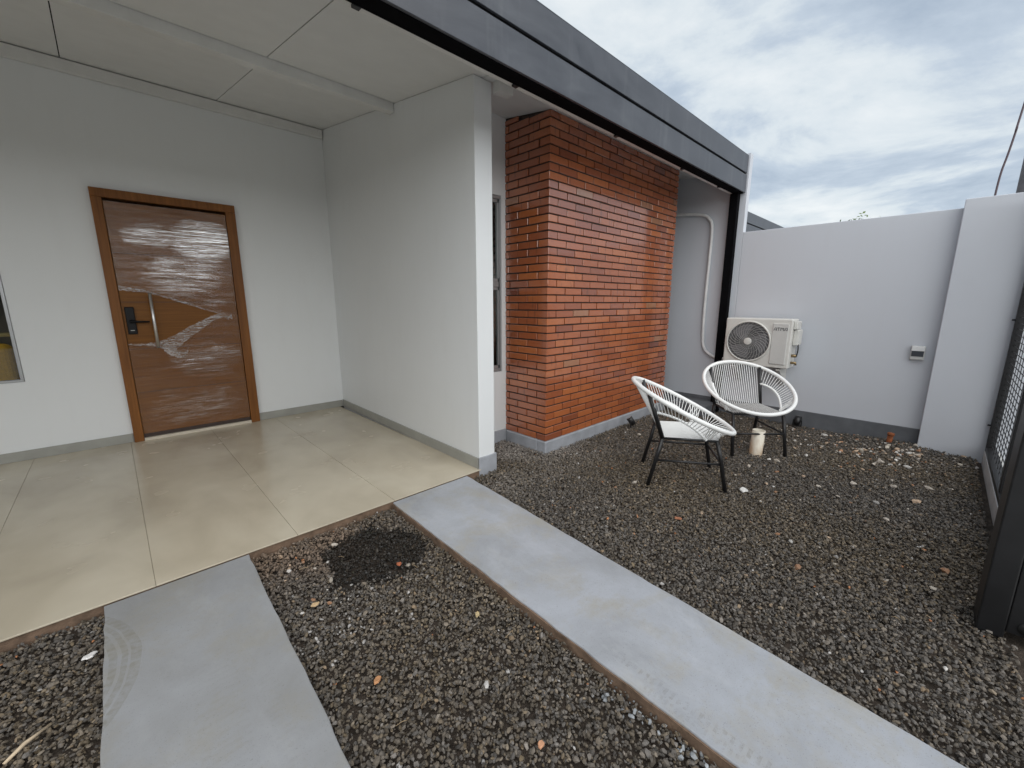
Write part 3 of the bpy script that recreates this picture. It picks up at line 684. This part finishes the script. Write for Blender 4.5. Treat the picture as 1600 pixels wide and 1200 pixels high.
# chair frame: local -Y is the front
def fr_pt(u, v, z): return Vector((u, -v, z))
def make_chair():
    root = empty('string_chair')
    rim = [rim_pt(2 * math.pi * i / 72) for i in range(72)]
    MB().tube(rim, .0178, 10, closed=True).build('rim', M['cord'], root)
    # wrapped cord beads along the rim, slight ridges
    sb, sf = -.215, .195; hw = .235; sz = .348
    bar = MB()
    for a, c in (((-hw, sb), (hw, sb)), ((-hw, sb), (-hw, sf)), ((hw, sb), (hw, sf)), ((-hw, sf), (hw, sf))):
        bar.tube([fr_pt(*a, sz), fr_pt(*c, sz)], .010, 8)
    bar.build('seat_frame', M['chairblack'], root)
    for s in (-1, 1):
        MB().tube([fr_pt(s * hw, sb, sz), fr_pt(s * hw, sb - .03, .2), fr_pt(s * .245, -.305, GZ)], [.016, .016, .0155], 9).build('leg', M['chairblack'], root)
        MB().tube([fr_pt(s * hw, sf - .01, sz), fr_pt(s * .24, .225, .2), fr_pt(s * .25, .275, GZ)], .016, 9).build('leg', M['chairblack'], root)
        tp = rim_pt(-math.pi / 2 + s * .68)
        MB().tube([fr_pt(s * hw, sb, sz), tp + Vector((0, -.012, -.004))], .0175, 8).build('back_strut', M['chairblack'], root)
        tip = MB().tube([tp + Vector((0, -.012, -.004)) + (fr_pt(s * hw, sb, sz) - tp).normalized() * .03, tp], .0155, 9).build('strut_cap', M['cord'], root)
        MB().tube([fr_pt(s * .237, -.262, .165), fr_pt(s * .241, .236, .165)], .0095, 8).build('stretcher', M['chairblack'], root)
        ap = bez(fr_pt(s * .246, -.275, .555), fr_pt(s * .345, -.06, .545), fr_pt(s * .262, .10, sz + .012), 14)
        wrap = MB().tube(ap, .0085, 8)
        for i in range(60):     # wound cord, reads as small ridges
            t = (i + .5) / 60 * 14; k = min(int(t), 13); c = ap[k].lerp(ap[k + 1], t - k); d = (ap[k + 1] - ap[k]).normalized()
            if i % 2: wrap.tube([c - d * .004, c, c + d * .004], [.009, .0128, .009], 8)
        wrap.build('arm_bar', M['cord'], root)
        sc_ = MB()
        for i in range(19):     # cords from the arm bar to the rim
            t = i / 18; k = min(int(t * 14), 13); a = ap[k].lerp(ap[k + 1], t * 14 - k)
            an = -math.pi / 2 + s * (.80 + t * 1.38)
            sc_.tube([a, rim_pt(an)], .0030, 5, caps=False)
        sc_.build('side_cords', M['cord'], root)
    MB().tube([fr_pt(-.241, .236, .165), fr_pt(.241, .236, .165)], .0095, 8).build('stretcher', M['chairblack'], root)
    bc = MB(); N = 22
    for i in range(N):
        t = i / (N - 1); an = -math.pi / 2 + (t * 2 - 1) * .60
        x = (t * 2 - 1) * (hw - .015)
        bc.tube([fr_pt(x, sb, sz + .006), rim_pt(an)], .0036, 5, caps=False)
    bc.build('back_cords', M['cord'], root)
    st = MB(); N = 22
    for i in range(N):
        t = i / (N - 1); an = math.pi / 2 - (t * 2 - 1) * .95
        x = (t * 2 - 1) * (hw - .012)
        e_ = rim_pt(an); mid = fr_pt(x * 1.04, sf, sz + .012)
        st.tube([fr_pt(x, sb, sz + .008), mid, e_], .0036, 5, caps=False)
    st.build('seat_cords', M['cord'], root)
    for s in (-1, 1):
        fc = MB()
        for i in range(5):
            an = math.pi / 2 - s * (.99 + i * .055); fc.tube([fr_pt(s * (.24 + .003 * i), .13 - .012 * i, sz + .012), rim_pt(an)], .0032, 5, caps=False)
        fc.build('front_cords', M['cord'], root)
    return root
def copy_tree(o, parent=None):
    c = o.copy(); col.objects.link(c)
    if parent: c.parent = parent
    for ch in list(o.children): copy_tree(ch, c)
    return c
ch = make_chair()
ch2 = copy_tree(ch)
# local front (-Y) to world (sin yaw, -cos yaw)
ch.location = (3.335, 1.377, 0); ch.rotation_euler = (0, 0, .589)
ch2.location = (4.494, 1.255, 0); ch2.rotation_euler = (0, 0, -.80)
tag(ch, 'round white string chair on black legs, nearer one seen from its side', 'chair', 'white string chairs on the gravel')
tag(ch2, 'round white string chair standing before the air conditioner, seen from its front', 'chair', 'white string chairs on the gravel')

# ------------------------------------------------------------------ small yard things
n_ = 28
pv = MB(); rr = .056
pts = []
for (r, z) in ((rr, -.12), (rr, .19), (rr - .005, .19), (rr - .005, -.12)):
    pts += [(r * math.cos(2 * math.pi * i / n_), r * math.sin(2 * math.pi * i / n_), z) for i in range(n_)]
fs = [(j * n_ + i, j * n_ + (i + 1) % n_, (j + 1) * n_ + (i + 1) % n_, (j + 1) * n_ + i) for j in range(3) for i in range(n_)]
o = pv.add(pts, fs, True).build('pipe_stub', M['pvc']); o.location = (4.37, 1.11, 0); o.rotation_euler = (R(1.5), R(1.0), 0)
tag(o, 'stained cream plastic pipe stub sticking up beneath the farther chair', 'pipe')
rp_ = MB(); rp_.tube([(0, 0, -.1), (0, 0, .075)], .023, 14); rp_.tube([(0, 0, .06), (0, 0, .085)], .029, 14)
o = rp_.build('rusty_pipe', M['rust']); o.location = (5.62, .235, 0); o.rotation_euler = (R(4), R(-3), 0); tag(o, 'short rusty pipe end poking from rubble near the pilaster', 'pipe')
def spot(loc, rz, label):
    s = empty('garden_spotlight', loc, rz)
    MB().tube([(0, 0, -.06), (0, 0, .012)], [.004, .008], 8).build('spike', M['black'], s)
    b = MB(); b.box(-.038, -.006, .008, -.030, .006, .06); b.box(.030, -.006, .008, .038, .006, .06); b.box(-.038, -.006, .0, .038, .006, .0079); b.build('bracket', M['black'], s)
    b = MB().tube([(0, .025, .02), (0, .0, .055), (0, -.022, .085)], [.024, .029, .030], 14); hd = b.build('lamp_head', M['black'], s)
    MB().tube([(0, -.0225, .0857), (0, -.0235, .087)], .026, 14).build('lens', M['lens'], hd)
    s.scale = (1.2, 1.2, 1.2); tag(s, label, 'spotlight', 'small black garden spotlights')
    return s
spot((4.25, 2.40, -.03), R(205), 'small black garden spotlight at the foot of the brick wall')
spot((5.68, 1.05, -.03), R(90), 'small black garden spotlight at the foot of the white boundary wall')

# ------------------------------------------------------------------ gravel (stuff), rubble chips (stuff)
ico_bm = bmesh.new(); bmesh.ops.create_icosphere(ico_bm, subdivisions=1, radius=1.0)
ico_v = np.array([v.co[:] for v in ico_bm.verts]); ico_f = np.array([[v.index for v in f.verts] for f in ico_bm.faces]); ico_bm.free()
shapes = []
for k in range(14):
    r = np.random.default_rng(50 + k)
    d = r.normal(size=(7, 3)); d /= np.linalg.norm(d, axis=1)[:, None]
    v = ico_v.copy()
    for n3 in d:                       # cut facets: crushed stone
        h = .48 + .25 * r.random(); t = v @ n3; v = v - np.outer(np.maximum(t - h, 0), n3)
    v *= 1 + .12 * (r.random((len(v), 1)) - .5)
    shapes.append(v * np.array([1.0, .55 + .3 * r.random(), .40 + .25 * r.random()]))
def stones(name, xy, z, size, colr, wet, mat, tilt=.55):
    n = len(xy); V = np.empty((n, 12, 3)); Fc = ico_f
    k = rng.integers(0, len(shapes), n); SH = np.array(shapes)[k] * size[:, None, None]
    az = rng.random(n) * 2 * np.pi; tx_ = rng.normal(size=n) * tilt; ty_ = rng.normal(size=n) * tilt
    c, s = np.cos(tx_), np.sin(tx_); y = SH[:, :, 1] * c[:, None] - SH[:, :, 2] * s[:, None]; zz = SH[:, :, 1] * s[:, None] + SH[:, :, 2] * c[:, None]; x = SH[:, :, 0]
    c, s = np.cos(ty_), np.sin(ty_); x2 = x * c[:, None] + zz * s[:, None]; z2 = -x * s[:, None] + zz * c[:, None]
    c, s = np.cos(az), np.sin(az); x3 = x2 * c[:, None] - y * s[:, None]; y3 = x2 * s[:, None] + y * c[:, None]
    V[:, :, 0] = x3 + xy[:, :1]; V[:, :, 1] = y3 + xy[:, 1:]; V[:, :, 2] = z2 + z[:, None]
    me = bpy.data.meshes.new(name); nf = len(Fc)
    me.vertices.add(n * 12); me.vertices.foreach_set('co', V.reshape(-1))
    idx = (Fc[None] + (np.arange(n) * 12)[:, None, None]).reshape(-1)
    me.loops.add(n * nf * 3); me.loops.foreach_set('vertex_index', idx.astype(np.int32))
    me.polygons.add(n * nf); me.polygons.foreach_set('loop_start', (np.arange(n * nf) * 3).astype(np.int32))
    me.update(calc_edges=True); me.validate()
    at = me.attributes.new('stone_color', 'FLOAT_COLOR', 'POINT')
    at.data.foreach_set('color', np.repeat(np.concatenate([colr, np.ones((n, 1))], 1), 12, 0).reshape(-1).astype(np.float32))
    at = me.attributes.new('wet', 'FLOAT', 'POINT'); at.data.foreach_set('value', np.repeat(wet, 12).astype(np.float32))
    me.materials.append(mat.m); me.polygons.foreach_set('use_smooth', np.zeros(n * nf, bool))
    o = bpy.data.objects.new(name, me); col.objects.link(o); o['kind'] = 'stuff'; return o
WET = np.array([(0.70, 2.312), (0.799, 2.40), (0.904, 2.426), (1.023, 2.437), (1.092, 2.50), (1.077, 2.385), (1.091, 2.308), (1.182, 2.284), (1.226, 2.158), (1.231, 2.032), (1.135, 1.923), (1.037, 1.878), (0.951, 1.845), (0.869, 1.888), (0.788, 1.93), (0.686, 1.946), (0.631, 2.013), (0.697, 2.127)])
def inpoly(P, poly):
    x, y = P[:, 0], P[:, 1]; r = np.zeros(len(P), bool); j = len(poly) - 1
    for i in range(len(poly)):
        xi, yi = poly[i]; xj, yj = poly[j]
        r ^= ((yi > y) != (yj > y)) & (x < (xj - xi) * (y - yi) / (yj - yi + 1e-12) + xi); j = i
    return r
def vnoise(P, s, o=0):
    return np.array([mnoise.noise(Vector((a * s + o, b * s - o, o * .37))) for a, b in P])
def in_yard(P):
    x, y = P[:, 0], P[:, 1]
    ok = (x > -1.5) & (x < 5.775) & (y > -.40) & (y < 2.577)
    ok |= (x > 2.30) & (x < 2.893) & (y < 3.10) & (y > 2.5)
    ok &= ~((x > 2.093) & (x < 2.303) & (y > 2.57)) 
    ok &= ~((x > 2.888) & (x < 5.365) & (y > 2.533))
    ok &= ~((x > 5.355) & (y > 1.975)); ok &= ~((x > 5.68) & (y < .03))
    ok &= ~((x > 2.6) & (y < -.375))
    for S in (S1, S2):
        e0 = S[0][0] + (S[3][0] - S[0][0]) * (y - S[0][1]) / (S[3][1] - S[0][1]); e1 = S[1][0] + (S[2][0] - S[1][0]) * (y - S[1][1]) / (S[2][1] - S[1][1])
        ok &= ~((x > e0 - .004) & (x < e1 + .004) & (y > S[0][1]))
    return ok
def mound(P):      # gravel heaped a little at the pilaster end of the yard
    return .035 * np.exp(-(((P[:, 0] - 5.6) / .5) ** 2 + ((P[:, 1] - .12) / .35) ** 2)) + .004 * vnoise(P, 2.3)
NS = 229000
P = np.stack([rng.uniform(-1.5, 5.78, NS), rng.uniform(-.4, 3.1, NS)], 1); P = P[in_yard(P)]
keep = ~((P[:, 0] < -.85) | ((P[:, 0] < .9) & (P[:, 1] < .35)) | ((P[:, 1] < -.15) & (P[:, 0] < 1.6))) | (rng.random(len(P)) < .25); P = P[keep]
n = len(P)
size = np.clip(rng.lognormal(math.log(.0087), .34, n), .0042, .018)
dist = np.hypot(P[:, 0], P[:, 1])
z = -.068 + rng.random(n) * .026 + mound(P)
nz1 = vnoise(P, 1.1, 3.1); nz2 = vnoise(P, 3.2, 9.7)
val = np.clip(rng.lognormal(math.log(.100), .30, n), .045, .22)
warm = np.clip(.35 + .35 * rng.normal(size=n) + .5 * nz1, 0, 1.2)
colr = np.stack([val * (1.05 + .20 * warm), val * (.97 + .03 * warm), val * (.89 - .20 * warm)], 1)
# earthy dust thrown against the porch edge and near the brick foot
dust = np.clip((P[:, 1] - 1.95) / .5, 0, 1) * np.clip((1.35 - P[:, 0]) / .5, 0, 1) * (P[:, 0] > .3) * np.clip(.75 + nz2, 0, 1)
colr = colr * (1 - .75 * dust[:, None]) + dust[:, None] * .75 * np.array([.20, .145, .105]) * (.5 + rng.random(n))[:, None]
pale = np.clip((P[:, 1] - 2.0) / .5, 0, 1) * ((P[:, 0] > 2.0) & (P[:, 0] < 3.5)) * np.clip(.7 + 1.2 * nz2, 0, 1)
colr = colr * (1 - .8 * pale[:, None]) + pale[:, None] * .8 * np.array([.26, .24, .22]) * (.4 + 1.1 * rng.random(n))[:, None]
rv = rng.random(n)
tanm = rv < .012; colr[tanm] = np.array([.22, .165, .11]) * (.7 + .6 * rng.random((tanm.sum(), 1)))
whm = (rv > .018) & (rv < .0205); colr[whm] = np.array([.42, .41, .40]) * (.7 + .5 * rng.random((whm.sum(), 1)))
orm = (rv > .024) & (rv < .0252); colr[orm] = np.array([.38, .17, .08]) * (.7 + .5 * rng.random((orm.sum(), 1)))
# light chippings that hug the edge of the right strip and a pale patch in the middle bed
edge = (P[:, 0] > 1.13) & (P[:, 0] < 1.26) & (P[:, 1] < .75) & (rng.random(n) < .2); colr[edge] = np.array([.30, .32, .34]) * (.6 + .7 * rng.random((edge.sum(), 1)))
c0 = np.exp(-(((P[:, 0] - .62) / .22) ** 2 + ((P[:, 1] - 1.72) / .16) ** 2)) > rng.random(n) * 8.0; colr[c0] = np.array([.30, .29, .28]) * (.5 + .9 * rng.random((c0.sum(), 1)))
wj = P + np.stack([rng.normal(size=n), rng.normal(size=n)], 1) * .014
wet = inpoly(wj, WET).astype(float); colr = np.where(wet[:, None] > 0, np.minimum(colr, .2) * .16 + .003, colr)
gravel = stones('gravel', P, z, size, colr, wet, M['stone'])
# rubble: plaster flakes and brick chips by the wall, sparser across the yard
n1_ = 190
Pr = np.concatenate([np.stack([rng.normal(5.25, .33, n1_), rng.normal(.22, .30, n1_)], 1), np.stack([rng.uniform(2.2, 5.7, 110), rng.uniform(-.3, 2.4, 110)], 1), np.stack([rng.normal(5.1, .35, 60), rng.normal(.95, .4, 60)], 1), np.stack([rng.normal(.62, .16, 60), rng.normal(2.2, .2, 60)], 1)[:22]])
Pr = Pr[in_yard(Pr)]; n = len(Pr)
sz_ = np.clip(rng.lognormal(math.log(.015), .45, n), .006, .045); cc = rng.random(n)
pal = np.array([(.58, .52, .45), (.55, .40, .28), (.62, .60, .57), (.42, .22, .12), (.50, .45, .38)]); colr = pal[rng.integers(0, 5, n)] * (.6 + .5 * rng.random((n, 1)))
stones('rubble_chips', Pr, -.046 + mound(Pr) + .006 * rng.random(n), sz_, colr, np.zeros(n), M['rubble'], .25)
# leaf litter and straws
b = MB()
for i in range(90):
    x, y = rng.uniform(-1.0, 5.6), rng.uniform(-.2, 2.5)
    if not in_yard(np.array([[x, y]]))[0]: continue
    a = rng.random() * 6.28; L = .02 + .04 * rng.random(); zz_ = -.034 + .006 * rng.random()
    b.tube([(x, y, zz_), (x + L * math.cos(a) * .5 + .006 * rng.random(), y + L * math.sin(a) * .5, zz_ + .004), (x + L * math.cos(a), y + L * math.sin(a), zz_)], .0011, 4)
tag(b.build('dry_straw', mottled('dry_straw', (.36, .26, .15), .3, 30, .8, 0)), kind='stuff')

def chip(name, x, y, z, r, c, label, cat, seed, flat=.35, sides=7):
    q = np.random.default_rng(seed); me = MB(); vs = []
    an = np.sort(q.random(sides) * .6 + np.arange(sides)) / sides * 2 * math.pi; ra = r * (.65 + .5 * q.random(sides))
    for zz, k in ((-1, .9), (1, .8)): vs += [(ra[i] * math.cos(an[i]) * k, ra[i] * math.sin(an[i]) * k * .75, zz * r * flat * (.6 + .4 * q.random())) for i in range(sides)]
    fs = [tuple(reversed(range(sides))), tuple(range(sides, 2 * sides))] + [(i, (i + 1) % sides, sides + (i + 1) % sides, sides + i) for i in range(sides)]
    o = me.add(vs, fs).build(name, mottled(name + '_surface', c, .2, 60, .8, .3, 150, .002), None, .0015, 1)
    o.location = (x, y, z); o.rotation_euler = (.25 * (q.random() - .5), .3 * (q.random() - .5), q.random() * 6); tag(o, label, cat); return o
chip('pebble', 1.058, 1.334, -.036, .016, (.55, .43, .24), 'round yellow pebble on the dark gravel between the two grey paths', 'pebble', 3, .5, 14)
chip('clay_chip', .559, 1.333, -.034, .024, (.52, .26, .12), 'orange clay chip on gravel close to the tyre-marked grey path', 'clay chip', 5, .22)
chip('clay_chip', .839, .734, -.034, .022, (.58, .30, .17), 'orange clay chip at the bottom edge of the middle gravel bed', 'clay chip', 8, .22)
chip('clay_chip', 2.594, 1.07, -.034, .030, (.36, .15, .08), 'flat reddish brick chip on gravel left of the nearer chair', 'brick chip', 9, .2)
chip('clay_chip', .98, 1.93, -.034, .022, (.42, .13, .06), 'small red brick chip lying in the dark wet patch', 'brick chip', 12, .3)
chip('plaster_flake', 3.376, .907, -.030, .045, (.70, .69, .66), 'white plaster flake on gravel in front of the nearer chair', 'plaster flake', 15, .12, 9)
chip('plaster_flake', -.248, 2.256, -.030, .030, (.74, .72, .70), 'white plaster flake beside the tyre-marked grey path', 'plaster flake', 17, .15, 9)
chip('wood_chip', .531, 1.923, -.032, .024, (.52, .37, .21), 'tan wooden chip on gravel left of the wet patch', 'wood chip', 21, .2, 5)
st_ = MB().tube([(-.43, 1.87, -.032), (-.39, 1.91, -.026), (-.345, 1.945, -.03)], [.005, .007, .004], 6).build('stick', mottled('pale_stick', (.58, .46, .32), .2, 30, .8, 0)); tag(st_, 'pale splinter of wood on gravel left of the tyre-marked path', 'stick')

# ------------------------------------------------------------------ gate, kerb
gate = tag(empty('gate_fence', (4.2, -.43, 0)), 'black steel mesh fence panel on a low white kerb beside the pilaster', 'fence')
GI = Matrix.Translation((-4.2, .43, 0))
def G_(o): o.parent = gate; o.matrix_parent_inverse = GI; return o
G_(MB().box(2.9, -.52, -.12, 5.684, -.412, .055).build('kerb', M['kerb'], None, .006))
G_(MB().box(2.9, -.475, .0555, 5.684, -.416, .10).build('bottom_rail', M['gateblack'], None, .003))
G_(MB().box(2.9, -.46, 2.2, 5.684, -.42, 2.26).build('top_rail', M['gateblack'], None, .003))
G_(MB().box(5.62, -.47, .1005, 5.684, -.415, 2.199).build('end_post', M['gateblack'], None, .003))
for x in (4.3, 3.0): G_(MB().box(x, -.465, .1005, x + .05, -.42, 2.199).build('mid_post', M['gateblack'], None, .003))
for k in range(42):
    z = .145 + k * .049
    for xa, xb in ((4.351, 5.619), (3.051, 4.299)): G_(MB().box(xa, -.443, z, xb, -.438, z + .005).build('horizontal_bar', M['gateblack']))
for k in range(17):
    x = 3.12 + k * .15
    if abs(x - 4.325) < .04: continue
    G_(MB().box(x, -.448, .101, x + .005, -.4435, 2.199).build('vertical_wire', M['gateblack']))
for z in (.30, 1.25): G_(MB().tube([(5.655, -.415, z), (5.655, -.395, z)], .008, 8).build('hinge_bolt', M['gateblack']))
gp = tag(empty('sliding_gate', (2.75, -.37, 0)), 'black steel sliding gate end post close by at the right edge', 'gate')
GP = Matrix.Translation((-2.75, .37, 0))
def GP_(o): o.parent = gp; o.matrix_parent_inverse = GP; return o
GP_(MB().box(2.65, -.37, -.06, 2.83, -.285, 2.35).build('end_post', M['gateblack'], None, .006))
GP_(MB().box(2.652, -.50, -.02, 2.80, -.3705, 2.3).build('infill_sheet', M['gateblack'], None, .004))
GP_(MB().tube([(2.646, -.43, .02), (2.66, -.43, .02)], .03, 16).build('roller', M['rubber']))

# ------------------------------------------------------------------ beyond the wall
nh = tag(empty('neighbour_house', (9, 2.96, 0)), 'neighbouring house roof with dark grey fascia just showing over the boundary wall', 'house')
NI = Matrix.Translation((-9, -2.96, 0))
def N_(o): o.parent = nh; o.matrix_parent_inverse = NI; return o
N_(MB().box(6.3, 2.96, 2.71, 17, 2.985, 2.905).build('fascia_panel', M['fascia'])); N_(MB().box(6.3, 2.96, 2.93, 17, 2.985, 3.13).build('fascia_panel', M['fascia']))
N_(MB().box(6.3, 2.99, 2.72, 17, 3.1, 3.1).build('gutter_body', M['black'])); N_(MB().box(6.3, 4.0, -.1, 17, 9, 3.0).build('wall', M['white'])); N_(MB().box(6.3, 3.101, 3.0005, 17, 9, 3.1).build('roof', M['joint']))
op = tag(empty('opposite_house', (4, -13, 0)), 'single storey house across the street, behind the viewer', 'house')
OI = Matrix.Translation((-4, 13, 0))
def O_(o): o.parent = op; o.matrix_parent_inverse = OI; return o
O_(MB().box(-22, -20, -.1, 34, -13, 2.3).build('wall', mottled('ochre_render', (.36, .30, .22), .1, 2, .8, .1))); O_(MB().box(-22.4, -20.4, 2.301, 34.4, -12.5, 2.45).build('roof', M['joint']))
for k in range(10):
    x = -20 + k * 5.4
    O_(MB().box(x, -13.02, .9, x + 1.6, -12.98, 1.9).build('window', M['ink'])); O_(MB().box(x + 2.6, -13.02, 0, x + 3.6, -12.98, 2.05).build('door', M['frame_wood']))
ppole = tag(empty('utility_pole', (12.2, -.72, 0)), 'grey concrete utility pole rising behind the pilaster at the right edge', 'pole')
o = MB().tube([(0, 0, -.1), (0, 0, 9)], [.19, .13], 16).build('shaft', M['concretepole'], ppole)
o = MB().box(-.06, -.9, 8.2, .06, .9, 8.32).build('crossarm', M['concretepole'], ppole, .01)
cb_ = smoothpath([(10.4, -.62, 7.6), (10.0, -.345, 4.205), (10.0, -.325, 3.913), (10.0, -.293, 3.577), (10.0, -.262, 3.32), (10.0, -.25, 3.0), (10.0, -.25, 2.6), (9.98, -.24, .0)], 5)
tag(MB().tube(cb_, .014, 6).build('hanging_cable', M['cable']), 'thin dark cable hanging down behind the boundary wall', 'cable')
# tree whose tip shows over the wall
tr_ = tag(empty('street_tree', (21.8, 2.85, 0)), 'green treetop just peeping over the white boundary wall', 'tree')
b = MB(); b.tube([(0, 0, -.1), (.05, 0, 1.6), (.0, .05, 2.6), (.05, 0, 4.4)], [.13, .10, .07, .015], 9)
for k in range(9):
    a = k * 2.4; z0 = 2.2 + .22 * k; L = 1.1 - .08 * k
    b.tube([(0, 0, z0), (.5 * L * math.cos(a), .5 * L * math.sin(a), z0 + .3), (L * math.cos(a), L * math.sin(a), z0 + .45)], [.035, .022, .006], 6)
b.build('trunk', M['bark'], tr_)
b = MB()
for k in range(1500):
    d = Vector(rng.normal(size=3)); d.normalize(); r = rng.random() ** .4
    lump = 1 + .35 * mnoise.noise(d * 2.2)
    c = Vector((d.x * 1.25, d.y * 1.25, d.z * 1.15)) * r * lump + Vector((0, 0, 3.57))
    u = Vector(rng.normal(size=3)).normalized(); v = u.orthogonal().normalized(); s = .045 + .05 * rng.random()
    b.add([c - u * s, c - v * s * .45, c + u * s, c + v * s * .45], [(0, 1, 2, 3)], False, .05 + .9 * rng.random())
b.build('crown', M['leaf'], tr_)

# ------------------------------------------------------------------ inside the porch window
arm = tag(empty('armchair', (-1.17, 6.95, 0)), 'mustard yellow armchair inside the room behind the porch window', 'armchair')
MB().box(-.42, -.30, .12, .42, .36, .46).build('seat', M['yellow'], arm, .06, 4)
MB().box(-.42, -.46, .12, .42, -.24, .99).build('backrest', M['yellow'], arm, .08, 5)
for s in (-1, 1):
    MB().box(s * .40 - .07, -.30, .12, s * .40 + .07, .40, .66).build('armrest', M['yellow'], arm, .06, 4)
    for y in (-.38, .32): MB().tube([(s * .36, y, .121), (s * .38, y, 0)], [.02, .014], 8).build('leg', M['bark'], arm)
tb = tag(empty('console_table', (-1.4, 7.3, 0)), 'narrow table with a pale edge inside the dark room', 'table')
MB().box(-.9, -.2, 1.03, .9, .2, 1.055).build('table_top', M['tabletop'], tb, .004)
for x in (-.82, .82):
    for y in (-.15, .15): MB().box(x - .02, y - .02, 0, x + .02, y + .02, 1.029).build('leg', M['bark'], tb)
